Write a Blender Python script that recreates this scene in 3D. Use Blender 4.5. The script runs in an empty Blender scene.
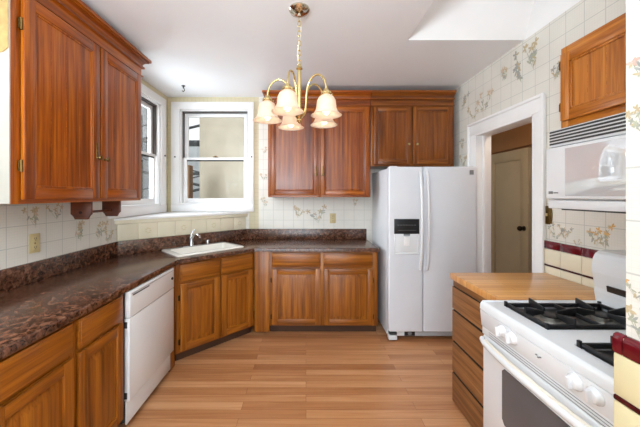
import bpy, bmesh, math, random
from mathutils import Vector, Matrix
random.seed(7)
PI = math.pi
SC = bpy.context.scene
COL = SC.collection

# ------------------------------------------------------------------ camera
cam_d = bpy.data.cameras.new('camera'); cam = bpy.data.objects.new('camera', cam_d); COL.objects.link(cam)
cam.location = (0, 0, 1.47); cam.rotation_euler = (PI/2, 0, 0)
cam_d.sensor_width = 36; cam_d.lens = 36*285/640
cam_d.shift_x = 14/640; cam_d.shift_y = -18.5/640
cam_d.clip_start = 0.02
SC.camera = cam
# ------------------------------------------------------------------ world, light, exposure
W = bpy.data.worlds.new('sky'); SC.world = W; W.use_nodes = True
bg = W.node_tree.nodes['Background']
bg.inputs[0].default_value = (0.93, 0.97, 1.0, 1); bg.inputs[1].default_value = 1.15
SC.view_settings.view_transform = 'Standard'; SC.view_settings.look = 'None'
SC.view_settings.exposure = 0.08; SC.view_settings.gamma = 1.0
SC.view_settings.use_curve_mapping = False
SC.cycles.max_bounces = 10; SC.cycles.diffuse_bounces = 6; SC.cycles.transparent_max_bounces = 16

def area(name, loc, rot, sx, sy, power, col=(1, 1, 1)):
    d = bpy.data.lights.new(name, 'AREA'); d.shape = 'RECTANGLE'; d.size = sx; d.size_y = sy
    d.energy = power; d.color = col
    o = bpy.data.objects.new(name, d); COL.objects.link(o); o.location = loc; o.rotation_euler = rot
    return o
area('room_fill', (-.5, -2.9, 1.35), (math.radians(106), 0, 0), 2.4, 2.2, 70, (.80, .91, 1))  # added fill light behind the camera, no real source there
area('ceiling_fill', (-.6, -.9, 1.8), (math.radians(170), 0, 0), .8, .8, 128, (.80, .91, 1))  # added upward fill behind the camera to brighten the ceiling
area('skylight_daylight', (1.27, 1.45, 3.7), (0, 0, 0), 1.0, 1.2, 5, (.9, .95, 1))
area('left_window_daylight', (-2.45, 2.95, 2.15), (0, math.radians(-78), 0), 1.1, 1.1, 82, (.86, .94, 1))

# ------------------------------------------------------------------ materials
def newmat(name):
    m = bpy.data.materials.new(name); m.use_nodes = True
    nt = m.node_tree; b = nt.nodes['Principled BSDF']
    return m, nt, b
def srgb(r, g, b):
    f = lambda c: ((c/255+0.055)/1.055)**2.4 if c > 10 else c/255/12.92
    return (f(r), f(g), f(b), 1)
def plain(name, col, rough=0.5, metal=0.0, noise=0.04, scale=6, bump=0.0, bscale=200, coat=0.0):
    m, nt, b = newmat(name); N = nt.nodes; L = nt.links
    b.inputs['Roughness'].default_value = rough; b.inputs['Metallic'].default_value = metal
    b.inputs['Coat Weight'].default_value = coat
    tc = N.new('ShaderNodeTexCoord'); nz = N.new('ShaderNodeTexNoise'); nz.inputs['Scale'].default_value = scale
    nz.inputs['Detail'].default_value = 4
    L.new(tc.outputs['Object'], nz.inputs['Vector'])
    rp = N.new('ShaderNodeValToRGB'); rp.color_ramp.elements[0].position = .3; rp.color_ramp.elements[1].position = .7
    c = col
    rp.color_ramp.elements[0].color = (c[0]*(1-noise), c[1]*(1-noise), c[2]*(1-noise), 1)
    rp.color_ramp.elements[1].color = (min(1, c[0]*(1+noise)), min(1, c[1]*(1+noise)), min(1, c[2]*(1+noise)), 1)
    L.new(nz.outputs['Fac'], rp.inputs['Fac']); L.new(rp.outputs['Color'], b.inputs['Base Color'])
    if bump:
        n2 = N.new('ShaderNodeTexNoise'); n2.inputs['Scale'].default_value = bscale
        L.new(tc.outputs['Object'], n2.inputs['Vector'])
        bp = N.new('ShaderNodeBump'); bp.inputs['Strength'].default_value = bump; bp.inputs['Distance'].default_value = .002
        L.new(n2.outputs['Fac'], bp.inputs['Height']); L.new(bp.outputs['Normal'], b.inputs['Normal'])
    return m
def wood(name, dark, mid, light, axis='Z', rough=0.35, coat=0.2, fine=1.0):
    m, nt, b = newmat(name); N = nt.nodes; L = nt.links
    b.inputs['Roughness'].default_value = rough; b.inputs['Coat Weight'].default_value = coat
    b.inputs['Coat Roughness'].default_value = 0.15
    tc = N.new('ShaderNodeTexCoord'); oi = N.new('ShaderNodeObjectInfo')
    add = N.new('ShaderNodeVectorMath'); add.operation = 'ADD'
    mul = N.new('ShaderNodeMath'); mul.operation = 'MULTIPLY'; mul.inputs[1].default_value = 13.0
    L.new(oi.outputs['Random'], mul.inputs[0])
    L.new(tc.outputs['Object'], add.inputs[0]); L.new(mul.outputs[0], add.inputs[1])
    def stretch(a, bb):
        mp = N.new('ShaderNodeMapping')
        s = [a, a, a]; s['XYZ'.index(axis)] = bb
        mp.inputs['Scale'].default_value = s
        L.new(add.outputs[0], mp.inputs['Vector']); return mp
    n1 = N.new('ShaderNodeTexNoise'); n1.inputs['Scale'].default_value = 1; n1.inputs['Detail'].default_value = 6
    n1.inputs['Distortion'].default_value = .35
    L.new(stretch(30*fine, 1.1).outputs[0], n1.inputs['Vector'])
    n2 = N.new('ShaderNodeTexNoise'); n2.inputs['Scale'].default_value = 1; n2.inputs['Detail'].default_value = 3
    L.new(stretch(150, 5).outputs[0], n2.inputs['Vector'])
    n3 = N.new('ShaderNodeTexNoise'); n3.inputs['Scale'].default_value = 1
    L.new(stretch(3.5, .4).outputs[0], n3.inputs['Vector'])
    r1 = N.new('ShaderNodeValToRGB'); e = r1.color_ramp.elements
    e[0].position = .3; e[0].color = dark; e[1].position = .72; e[1].color = light
    x = e.new(.5); x.color = mid
    L.new(n1.outputs['Fac'], r1.inputs['Fac'])
    r2 = N.new('ShaderNodeValToRGB'); e = r2.color_ramp.elements
    e[0].position = .34; e[0].color = (.62, .56, .5, 1); e[1].position = .52; e[1].color = (1, 1, 1, 1)
    L.new(n2.outputs['Fac'], r2.inputs['Fac'])
    mx = N.new('ShaderNodeMix'); mx.data_type = 'RGBA'; mx.blend_type = 'MULTIPLY'; mx.inputs[0].default_value = .75
    L.new(r1.outputs[0], mx.inputs[6]); L.new(r2.outputs[0], mx.inputs[7])
    r3 = N.new('ShaderNodeValToRGB'); e = r3.color_ramp.elements
    e[0].position = .3; e[0].color = (.8, .76, .72, 1); e[1].position = .7; e[1].color = (1.0, 1.0, 1.0, 1)
    L.new(n3.outputs['Fac'], r3.inputs['Fac'])
    m2 = N.new('ShaderNodeMix'); m2.data_type = 'RGBA'; m2.blend_type = 'MULTIPLY'; m2.inputs[0].default_value = 1
    L.new(mx.outputs[2], m2.inputs[6]); L.new(r3.outputs[0], m2.inputs[7])
    L.new(m2.outputs[2], b.inputs['Base Color'])
    bp = N.new('ShaderNodeBump'); bp.inputs['Strength'].default_value = .12; bp.inputs['Distance'].default_value = .001
    L.new(n2.outputs['Fac'], bp.inputs['Height']); L.new(bp.outputs['Normal'], b.inputs['Normal'])
    return m
OAK = dict(dark=srgb(110, 58, 7), mid=srgb(154, 88, 16), light=srgb(184, 115, 30))
oak_v = wood('golden_oak_vertical', axis='Z', **OAK); oak_h = wood('golden_oak_horizontal', axis='X', **OAK)
UP = dict(dark=srgb(104, 44, 2), mid=srgb(156, 76, 6), light=srgb(190, 108, 18))
up_v = wood('red_brown_wood_vertical', axis='Z', rough=.3, coat=.12, **UP)
up_h = wood('red_brown_wood_horizontal', axis='X', rough=.3, coat=.12, **UP)
OB = dict(dark=srgb(166, 92, 18), mid=srgb(202, 122, 32), light=srgb(222, 146, 50))
ob_v = wood('orange_oak_vertical', axis='Z', **OB); ob_h = wood('orange_oak_horizontal', axis='X', **OB)
DR = dict(dark=srgb(112, 72, 38), mid=srgb(152, 104, 60), light=srgb(180, 130, 82))
dr_h = wood('oak_drawer_wood', axis='X', rough=.5, coat=0, **DR); dr_v = wood('oak_side_wood', axis='Z', rough=.5, coat=0, **DR)
dark_wood = wood('dark_bracket_wood', srgb(70, 28, 10), srgb(92, 40, 15), srgb(112, 52, 20), axis='X')
toe_dark = plain('toe_kick_dark_brown', srgb(70, 42, 24), .7)
gap_black = plain('gap_black', srgb(28, 18, 12), .8)

def planks(name, cols, pl, pw, rough, axis='X', gloss=.0, jitter=.5):
    """floor / butcher block strips running along an axis"""
    m, nt, b = newmat(name); N = nt.nodes; L = nt.links
    b.inputs['Roughness'].default_value = rough; b.inputs['Coat Weight'].default_value = gloss; b.inputs['Coat Roughness'].default_value = .2
    tc = N.new('ShaderNodeTexCoord'); mp = N.new('ShaderNodeMapping')
    if axis == 'Y': mp.inputs['Rotation'].default_value = (0, 0, PI/2)
    L.new(tc.outputs['Object'], mp.inputs['Vector'])
    br = N.new('ShaderNodeTexBrick'); br.inputs['Scale'].default_value = 1
    br.inputs['Brick Width'].default_value = pl; br.inputs['Row Height'].default_value = pw
    br.inputs['Mortar Size'].default_value = .0012; br.inputs['Mortar Smooth'].default_value = .3; br.inputs['Bias'].default_value = 0
    br.offset = .37; br.offset_frequency = 2; br.squash = 1
    br.inputs['Color1'].default_value = (0, 0, 0, 1); br.inputs['Color2'].default_value = (1, 1, 1, 1); br.inputs['Mortar'].default_value = (.5, .5, .5, 1)
    L.new(mp.outputs[0], br.inputs['Vector'])
    m2 = N.new('ShaderNodeMapping'); m2.inputs['Scale'].default_value = (1.6, 34, 1); L.new(mp.outputs[0], m2.inputs['Vector'])
    ad = N.new('ShaderNodeVectorMath'); ad.operation = 'ADD'
    sc = N.new('ShaderNodeVectorMath'); sc.operation = 'SCALE'; sc.inputs['Scale'].default_value = 40
    L.new(br.outputs['Color'], sc.inputs[0]); L.new(m2.outputs[0], ad.inputs[0]); L.new(sc.outputs[0], ad.inputs[1])
    nz = N.new('ShaderNodeTexNoise'); nz.inputs['Scale'].default_value = 1; nz.inputs['Detail'].default_value = 5; nz.inputs['Distortion'].default_value = .7
    L.new(ad.outputs[0], nz.inputs['Vector'])
    mxf = N.new('ShaderNodeMix'); mxf.data_type = 'FLOAT'; mxf.inputs[0].default_value = jitter
    L.new(nz.outputs['Fac'], mxf.inputs[2])
    sp = N.new('ShaderNodeSeparateColor'); L.new(br.outputs['Color'], sp.inputs[0]); L.new(sp.outputs[0], mxf.inputs[3])
    rp = N.new('ShaderNodeValToRGB'); e = rp.color_ramp.elements
    e[0].position = .22; e[0].color = cols[0]; e[1].position = .8; e[1].color = cols[2]; q = e.new(.5); q.color = cols[1]
    L.new(mxf.outputs[0], rp.inputs['Fac'])
    mx = N.new('ShaderNodeMix'); mx.data_type = 'RGBA'; mx.blend_type = 'MULTIPLY'
    L.new(br.outputs['Fac'], mx.inputs[0]); L.new(rp.outputs[0], mx.inputs[6]); mx.inputs[7].default_value = (.45, .36, .3, 1)
    L.new(mx.outputs[2], b.inputs['Base Color'])
    return m
floor_m = planks('oak_laminate_planks', [srgb(154, 98, 58), srgb(184, 128, 84), srgb(208, 158, 114)], 1.2, .075, .34, jitter=.4, gloss=.15)
butcher_m = planks('butcher_block_maple', [srgb(196, 134, 72), srgb(214, 156, 92), srgb(228, 174, 112)], .5, .04, .3, axis='Y', gloss=.3, jitter=.4)

def laminate():
    m, nt, b = newmat('mottled_brown_laminate'); N = nt.nodes; L = nt.links
    b.inputs['Roughness'].default_value = .22; b.inputs['Specular IOR Level'].default_value = .7
    tc = N.new('ShaderNodeTexCoord')
    a = N.new('ShaderNodeTexNoise'); a.inputs['Scale'].default_value = 36; a.inputs['Detail'].default_value = 8; a.inputs['Roughness'].default_value = .7; a.inputs['Distortion'].default_value = .8
    L.new(tc.outputs['Object'], a.inputs['Vector'])
    r = N.new('ShaderNodeValToRGB'); e = r.color_ramp.elements
    e[0].position = .36; e[0].color = srgb(46, 26, 16); e[1].position = .74; e[1].color = srgb(172, 130, 102)
    q = e.new(.47); q.color = srgb(76, 48, 33); q = e.new(.55); q.color = srgb(110, 75, 56)
    L.new(a.outputs['Fac'], r.inputs['Fac'])
    c = N.new('ShaderNodeTexNoise'); c.inputs['Scale'].default_value = 7; c.inputs['Detail'].default_value = 4
    L.new(tc.outputs['Object'], c.inputs['Vector'])
    r2 = N.new('ShaderNodeValToRGB'); e = r2.color_ramp.elements
    e[0].position = .35; e[0].color = (.75, .68, .64, 1); e[1].position = .65; e[1].color = (1, .95, .95, 1)
    L.new(c.outputs['Fac'], r2.inputs['Fac'])
    mx = N.new('ShaderNodeMix'); mx.data_type = 'RGBA'; mx.blend_type = 'MULTIPLY'; mx.inputs[0].default_value = 1
    L.new(r.outputs[0], mx.inputs[6]); L.new(r2.outputs[0], mx.inputs[7]); L.new(mx.outputs[2], b.inputs['Base Color'])
    return m
lam = laminate()

def wallpaper(name, base, line, u, v='Z', size=.128, rough=.35, off=(0, 0), fine=True):
    """cream vinyl wallpaper printed with a square grid; u is the horizontal axis"""
    m, nt, b = newmat(name); N = nt.nodes; L = nt.links
    b.inputs['Roughness'].default_value = rough
    tc = N.new('ShaderNodeTexCoord'); sp = N.new('ShaderNodeSeparateXYZ'); L.new(tc.outputs['Object'], sp.inputs[0])
    def stripe(sock, period, width, o):
        ad = N.new('ShaderNodeMath'); ad.operation = 'ADD'; ad.inputs[1].default_value = 50*period+o; L.new(sock, ad.inputs[0])
        pp = N.new('ShaderNodeMath'); pp.operation = 'PINGPONG'; pp.inputs[1].default_value = period/2; L.new(ad.outputs[0], pp.inputs[0])
        mr = N.new('ShaderNodeMapRange'); mr.inputs[1].default_value = width*.5; mr.inputs[2].default_value = width*1.4
        mr.inputs[3].default_value = 1; mr.inputs[4].default_value = 0; L.new(pp.outputs[0], mr.inputs[0]); return mr.outputs[0]
    def mx2(a, c, op='MAXIMUM'):
        n = N.new('ShaderNodeMath'); n.operation = op
        for i, s in enumerate((a, c)):
            if isinstance(s, float): n.inputs[i].default_value = s
            else: L.new(s, n.inputs[i])
        return n.outputs[0]
    U, V = sp.outputs['XYZ'.index(u)], sp.outputs['XYZ'.index(v)]
    g = mx2(stripe(U, size, .0022, off[0]), stripe(V, size, .0022, off[1]))
    if fine:
        f = mx2(stripe(U, size/8, .0009, off[0]), stripe(V, size/8, .0009, off[1]))
        g = mx2(g, mx2(f, .22, 'MULTIPLY'))
    nz = N.new('ShaderNodeTexNoise'); nz.inputs['Scale'].default_value = 5; L.new(tc.outputs['Object'], nz.inputs['Vector'])
    mr = N.new('ShaderNodeMapRange'); mr.inputs[1].default_value = .3; mr.inputs[2].default_value = .7; mr.inputs[3].default_value = .93; mr.inputs[4].default_value = 1.0
    L.new(nz.outputs['Fac'], mr.inputs[0])
    mx = N.new('ShaderNodeMix'); mx.data_type = 'RGBA'; mx.inputs[6].default_value = base; mx.inputs[7].default_value = line
    L.new(mx2(g, .5, 'MULTIPLY'), mx.inputs[0])
    vm = N.new('ShaderNodeVectorMath'); vm.operation = 'SCALE'; L.new(mx.outputs[2], vm.inputs[0]); L.new(mr.outputs[0], vm.inputs['Scale'])
    L.new(vm.outputs[0], b.inputs['Base Color'])
    return m
WPB, WPL = srgb(230, 227, 218), srgb(150, 156, 152)
wp_y = wallpaper('grid_wallpaper_side', WPB, WPL, 'Y'); wp_x = wallpaper('grid_wallpaper_back', WPB, WPL, 'X', off=(.03, 0))
tan_y = wallpaper('tan_border_side', srgb(212, 202, 170), srgb(186, 174, 132), 'Y', size=.05, fine=False)
tan_x = wallpaper('tan_border_back', srgb(212, 202, 170), srgb(186, 174, 132), 'X', size=.05, fine=False)
print_cols = {k: plain('printed_'+k, srgb(*c), .5, noise=.12, scale=60) for k, c in dict(
    peach=(212, 190, 164), orange=(216, 172, 104), sage=(176, 178, 156), grey=(168, 170, 164), pink=(204, 172, 158), straw=(196, 180, 146)).items()}

ceil_m = plain('ceiling_paint', srgb(240, 243, 247), .45, noise=.015, scale=2)
well_m = plain('skylight_well_paint', srgb(246, 246, 246), .6, noise=.01)
white_trim = plain('white_gloss_trim', srgb(240, 240, 240), .35, noise=.02)
white_app = plain('white_appliance_enamel', srgb(226, 229, 232), .22, noise=.01, coat=.3)
white_fridge = plain('white_fridge_textured', srgb(222, 226, 232), .33, noise=.012, bump=.12, bscale=260)
ivory_plastic = plain('off_white_handle', srgb(228, 222, 208), .4)
cream_tile = plain('cream_ceramic_tile', srgb(226, 218, 194), .2, noise=.03, coat=.3)
yel_tile = plain('yellow_cream_ceramic_tile', srgb(224, 214, 172), .2, noise=.03, coat=.3)
red_tile = plain('oxblood_ceramic_tile', srgb(98, 9, 25), .15, noise=.15, scale=20, coat=.5)
liner_tile = plain('dark_red_liner_tile', srgb(70, 16, 18), .25)
grout = plain('grout_white', srgb(206, 200, 186), .8)
grout2 = plain('grout_cream', srgb(204, 192, 156), .8)
print_tile = plain('printed_tile_motif', srgb(206, 194, 156), .3, noise=.1, scale=80)
brass = plain('polished_brass', srgb(226, 204, 146), .18, 1.0, noise=.05)
brass_old = plain('aged_brass', srgb(112, 88, 50), .35, 1.0, noise=.2, scale=60)
chrome = plain('chrome', srgb(210, 212, 215), .12, 1.0)
nickel = plain('polished_nickel', srgb(206, 196, 176), .16, 1.0, noise=0)
black_m = plain('black_plastic', srgb(20, 20, 22), .35)
iron = plain('black_cast_iron', srgb(26, 26, 28), .45, noise=.2, scale=80, bump=.2)
well_black = plain('burner_well_enamel', srgb(40, 40, 42), .3)
dark_metal = plain('dark_bronze_metal', srgb(46, 36, 26), .4, .6)
alu = plain('burner_aluminium', srgb(150, 146, 138), .4, .8)
dgrey = plain('dark_grey_rubber', srgb(60, 60, 60), .7)
grey_text = plain('grey_print', srgb(120, 122, 126), .6)
plate_m = plain('beige_outlet_plate', srgb(206, 188, 140), .4)
porcelain = plain('white_porcelain', srgb(240, 238, 230), .12, noise=.01, coat=.5)
hall_wall = plain('hall_brown_paint', srgb(158, 114, 72), .7, noise=.05)
hall_door_m = plain('hall_door_paint', srgb(188, 172, 142), .5, noise=.04)
stucco = plain('beige_stucco', srgb(206, 196, 176), .9, noise=.07, scale=3, bump=.3, bscale=60)
far_white = plain('far_house_paint', srgb(226, 230, 232), .8)
siding_m = plain('pale_blue_siding', srgb(206, 216, 226), .7)
rail_grey = plain('weathered_steel', srgb(84, 86, 88), .6, .4)
post_brown = plain('weathered_post_wood', srgb(120, 88, 58), .8, noise=.2, scale=20)
pave = plain('yard_concrete', srgb(150, 148, 140), .9)
screen_grey = plain('dark_window_channel', srgb(84, 78, 76), .5)

def glass_mat(name, tint=(1, 1, 1, 1), refl=1.0):
    m = bpy.data.materials.new(name); m.use_nodes = True; nt = m.node_tree; nt.nodes.clear(); N = nt.nodes; L = nt.links
    o = N.new('ShaderNodeOutputMaterial'); t = N.new('ShaderNodeBsdfTransparent'); t.inputs[0].default_value = tint
    g = N.new('ShaderNodeBsdfGlossy'); g.inputs['Roughness'].default_value = .02; f = N.new('ShaderNodeFresnel'); f.inputs[0].default_value = 1.45
    mu = N.new('ShaderNodeMath'); mu.operation = 'MULTIPLY'; mu.inputs[1].default_value = refl; L.new(f.outputs[0], mu.inputs[0])
    x = N.new('ShaderNodeMixShader'); L.new(mu.outputs[0], x.inputs[0]); L.new(t.outputs[0], x.inputs[1]); L.new(g.outputs[0], x.inputs[2])
    L.new(x.outputs[0], o.inputs[0]); return m
pane_m = glass_mat('window_glass', (.985, .99, .985, 1), .8)
oven_glass = plain('smoked_oven_glass', srgb(84, 89, 95), .08, noise=.05, coat=.6)
dark_glass = plain('dark_glass', srgb(26, 34, 44), .1)
mw_glass = plain('glossy_white_microwave_glass', srgb(236, 240, 244), .03, .4, noise=.0, coat=1.0)

def shade_mat():
    m = bpy.data.materials.new('frosted_peach_glass'); m.use_nodes = True; nt = m.node_tree; nt.nodes.clear(); N = nt.nodes; L = nt.links
    o = N.new('ShaderNodeOutputMaterial'); d = N.new('ShaderNodeBsdfPrincipled'); d.inputs['Roughness'].default_value = .3
    tc = N.new('ShaderNodeTexCoord'); nz = N.new('ShaderNodeTexNoise'); nz.inputs['Scale'].default_value = 30; L.new(tc.outputs['Object'], nz.inputs['Vector'])
    rp = N.new('ShaderNodeValToRGB'); rp.color_ramp.elements[0].color = srgb(238, 220, 202); rp.color_ramp.elements[1].color = srgb(250, 240, 228)
    L.new(nz.outputs['Fac'], rp.inputs[0]); L.new(rp.outputs[0], d.inputs['Base Color'])
    t = N.new('ShaderNodeBsdfTranslucent'); L.new(rp.outputs[0], t.inputs[0])
    x = N.new('ShaderNodeMixShader'); x.inputs[0].default_value = .5
    L.new(d.outputs[0], x.inputs[1]); L.new(t.outputs[0], x.inputs[2]); L.new(x.outputs[0], o.inputs[0]); return m
shade_m = shade_mat()
def emit(name, col, s):
    m, nt, b = newmat(name); b.inputs['Base Color'].default_value = col
    b.inputs['Emission Color'].default_value = col; b.inputs['Emission Strength'].default_value = s; return m
bulb_m = emit('lit_bulb', (1, .86, .62, 1), 1.6)

# ------------------------------------------------------------------ mesh helpers
class MB:
    def __init__(s): s.bm = bmesh.new(); s.mats = []
    def mi(s, m):
        if m not in s.mats: s.mats.append(m)
        return s.mats.index(m)
    def _take(s, t, m, smooth=False, M=None):
        i = s.mi(m)
        if M is not None: t.transform(M)
        for f in t.faces: f.material_index = i; f.smooth = smooth
        me = bpy.data.meshes.new('tmp'); t.to_mesh(me); t.free(); s.bm.from_mesh(me); bpy.data.meshes.remove(me)
    def box(s, x0, x1, y0, y1, z0, z1, m, bev=0.0, seg=2, M=None):
        t = bmesh.new(); bmesh.ops.create_cube(t, size=1)
        for v in t.verts: v.co = Vector((x0+(v.co.x+.5)*(x1-x0), y0+(v.co.y+.5)*(y1-y0), z0+(v.co.z+.5)*(z1-z0)))
        if bev: bmesh.ops.bevel(t, geom=t.edges[:], offset=bev, segments=seg, profile=.5, affect='EDGES')
        bmesh.ops.recalc_face_normals(t, faces=t.faces[:]); s._take(t, m, False, M); return s
    def hexa(s, pts, m, bev=0.0, M=None):
        """8 corner points: bottom 4 (ccw) then top 4"""
        t = bmesh.new(); v = [t.verts.new(p) for p in pts]
        for q in ((3, 2, 1, 0), (4, 5, 6, 7), (0, 1, 5, 4), (1, 2, 6, 5), (2, 3, 7, 6), (3, 0, 4, 7)): t.faces.new([v[k] for k in q])
        if bev: bmesh.ops.bevel(t, geom=t.edges[:], offset=bev, segments=2, profile=.5, affect='EDGES')
        bmesh.ops.recalc_face_normals(t, faces=t.faces[:]); s._take(t, m, False, M); return s
    def prism(s, pts, axis, a, b, m, bev=0.0, smooth=False, M=None):
        """extrude a 2D polygon along axis from a to b; pts in the other two axes in xyz order"""
        t = bmesh.new()
        def P(p, h):
            q = list(p); q.insert('XYZ'.index(axis), h); return q
        lo = [t.verts.new(P(p, a)) for p in pts]; hi = [t.verts.new(P(p, b)) for p in pts]; n = len(pts)
        t.faces.new(lo); t.faces.new(hi[::-1])
        for k in range(n): t.faces.new((lo[k], hi[k], hi[(k+1) % n], lo[(k+1) % n]))
        bmesh.ops.recalc_face_normals(t, faces=t.faces[:])
        if bev: bmesh.ops.bevel(t, geom=t.edges[:], offset=bev, segments=2, profile=.5, affect='EDGES')
        s._take(t, m, smooth, M); return s
    def lathe(s, prof, c, m, n=32, M=None, smooth=True):
        """profile of (radius, z) about the z axis at c"""
        t = bmesh.new(); rings = []
        for r, z in prof:
            if r < 1e-5: rings.append([t.verts.new((c[0], c[1], c[2]+z))])
            else: rings.append([t.verts.new((c[0]+r*math.cos(2*PI*k/n), c[1]+r*math.sin(2*PI*k/n), c[2]+z)) for k in range(n)])
        for A, B in zip(rings, rings[1:]):
            for k in range(n):
                l = (k+1) % n
                if len(A) == 1 and len(B) == 1: continue
                if len(A) == 1: t.faces.new((A[0], B[k], B[l]))
                elif len(B) == 1: t.faces.new((A[k], A[l], B[0]))
                else: t.faces.new((A[k], A[l], B[l], B[k]))
        bmesh.ops.recalc_face_normals(t, faces=t.faces[:]); s._take(t, m, smooth, M); return s
    def tube(s, pts, r, m, n=12, M=None, closed=False, rx=None):
        t = bmesh.new(); P = [Vector(p) for p in pts]; rings = []; N = len(P); up = None
        rr = r if isinstance(r, (list, tuple)) else [r]*N
        for i, p in enumerate(P):
            d = (P[(i+1) % N]-P[i-1]) if closed else (P[min(i+1, N-1)]-P[max(i-1, 0)])
            d.normalize()
            if up is None: up = Vector((0, 0, 1)) if abs(d.z) < .9 else Vector((1, 0, 0))
            a = d.cross(up).normalized(); up = a.cross(d).normalized()
            k2 = 1 if rx is None else rx
            rings.append([t.verts.new(p+a*math.cos(2*PI*k/n)*rr[i]*k2+up*math.sin(2*PI*k/n)*rr[i]) for k in range(n)])
        pairs = list(zip(rings, rings[1:])) + ([(rings[-1], rings[0])] if closed else [])
        for A, B in pairs:
            for k in range(n): t.faces.new((A[k], A[(k+1) % n], B[(k+1) % n], B[k]))
        if not closed: t.faces.new(rings[0][::-1]); t.faces.new(rings[-1])
        bmesh.ops.recalc_face_normals(t, faces=t.faces[:]); s._take(t, m, True, M); return s
    def cyl(s, c, axis, r, a, b, m, n=24, bev=0.0):
        """cylinder with centre c (two other coords) along axis from a to b"""
        M = {'Z': Matrix(), 'X': Matrix.Rotation(PI/2, 4, 'Y'), 'Y': Matrix.Rotation(-PI/2, 4, 'X')}[axis]
        p = list(c); p.insert('XYZ'.index(axis), 0)
        h = b-a; bev = min(bev, r*.9, h*.45)
        prof = [(0, 0), (r-bev, 0), (r, bev), (r, h-bev), (r-bev, h), (0, h)] if bev else [(0, 0), (r, 0), (r, h), (0, h)]
        q = list(p); q['XYZ'.index(axis)] = a
        return s.lathe(prof, (0, 0, 0), m, n, Matrix.Translation(q) @ M, smooth=bool(bev))
    def sphere(s, c, r, m, n=16, sc=(1, 1, 1)):
        t = bmesh.new(); bmesh.ops.create_uvsphere(t, u_segments=n, v_segments=n//2+2, radius=r)
        s._take(t, m, True, Matrix.Translation(c) @ Matrix.Diagonal((*sc, 1))); return s
    def poly(s, pts, m):
        t = bmesh.new(); t.faces.new([t.verts.new(p) for p in pts]); s._take(t, m); return s
    def build(s, name, parent=None, kind=None):
        me = bpy.data.meshes.new(name); s.bm.to_mesh(me); s.bm.free()
        for m in s.mats: me.materials.append(m)
        me.set_sharp_from_angle(angle=math.radians(40))
        o = bpy.data.objects.new(name, me); COL.objects.link(o)
        if parent: o.parent = parent
        if kind: o['kind'] = kind
        return o
def thing(name, label, cat, loc=(0, 0, 0), rot=0.0, group=None, kind=None):
    o = bpy.data.objects.new(name, None); o.empty_display_size = .1; COL.objects.link(o)
    o.location = loc; o.rotation_euler = (0, 0, rot); tag(o, label, cat, group, kind); return o
def tag(o, label=None, cat=None, group=None, kind=None):
    if label: o['label'] = label
    if cat: o['category'] = cat
    if group: o['group'] = group
    if kind: o['kind'] = kind
    return o

# ------------------------------------------------------------------ room shell
XL, XR, YB, ZC = -1.75, 1.75, 3.615, 2.71
MB().box(-1.9, 2.75, -3, 5.0, -.06, 0, floor_m).build('floor', kind='structure')
# ceiling with the skylight opening
SX0, SX1, SY0, SY1 = .816, XR, .9, 2.28
b = MB()
b.box(-1.9, SX0, -3, 3.75, ZC, ZC+.1, ceil_m); b.box(SX0, 1.9, SY1, 3.75, ZC, ZC+.1, ceil_m); b.box(SX0, 1.9, -3, SY0, ZC, ZC+.1, ceil_m)
b.build('ceiling', kind='structure')
b = MB(); zt = 3.5
b.hexa([(SX0-.05, SY1, ZC+.004), (1.8, SY1, ZC+.004), (1.8, SY1+.06, ZC+.004), (SX0-.05, SY1+.06, ZC+.004), (SX0-.05, 1.98, zt), (1.8, 1.98, zt), (1.8, 2.04, zt), (SX0-.05, 2.04, zt)], well_m)
b.box(SX0-.06, SX0, SY0-.06, SY1+.06, ZC+.005, zt, well_m); b.box(XR+.001, XR+.06, SY0-.06, SY1+.06, ZC-.0, zt, well_m); b.box(SX0-.06, XR+.06, SY0-.06, SY0, ZC+.005, zt, well_m)
b.build('wall_skylight', kind='structure')
w = MB(); w.box(SX0, XR, SY0, 1.99, 3.52, 3.526, pane_m)
w.build('window_3', kind='structure')

def motif(b, o, u, n, rnd, size=.1, cols=('peach', 'sage', 'grey'), ymax=99):
    """printed bunch of flowers, part of the wallpaper surface. o centre, u horizontal direction, n out of wall"""
    u = Vector(u); n = Vector(n); size *= 1.2; o = Vector(o)+n*.0006; lay = [0]; up = Vector((0, 0, 1))
    P = lambda a, c: o+u*a+up*c
    def leaf(cx, cy, ang, L, wd, col, k=8):
        pts = []; lay[0] += .00006
        for i in range(k):
            t = 2*PI*i/k; a = math.cos(t)*L; c = math.sin(t)*wd
            pts.append(n*lay[0]+P(cx+a*math.cos(ang)-c*math.sin(ang), cy+a*math.sin(ang)+c*math.cos(ang)))
        if ymax < 99: pts = [Vector((p.x, min(p.y, ymax), p.z)) for p in pts]
        if ymax > 90 or min(p.y for p in pts) < ymax-.001: b.poly(pts, print_cols[col])
    base = (rnd.uniform(-.1, .1)*size, -size*.9)
    for k in range(4):
        a = PI/2+rnd.uniform(-.75, .75); ln = size*rnd.uniform(.9, 1.7); tip = (base[0]+math.cos(a)*ln, base[1]+math.sin(a)*ln)
        mx, my = (base[0]+tip[0])/2, (base[1]+tip[1])/2
        leaf(mx, my, a, ln/2, size*.018, cols[1], 6)
        for q in range(3):
            t = rnd.uniform(.25, .8)
            leaf(base[0]+(tip[0]-base[0])*t+rnd.uniform(-.12, .12)*size, base[1]+(tip[1]-base[1])*t, a+rnd.choice((-1, 1))*rnd.uniform(.4, 1.1), size*.2, size*.055, rnd.choice(cols[1:]), 6)
        if k != 3 or rnd.random() < .5:
            for q in range(5):
                aa = 2*PI*q/5+rnd.random(); rr = size*.13
                leaf(tip[0]+math.cos(aa)*rr, tip[1]+math.sin(aa)*rr, aa, size*.125, size*.055, cols[0] if rnd.random() < .75 else cols[-1])
rnd = random.Random(3)
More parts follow.
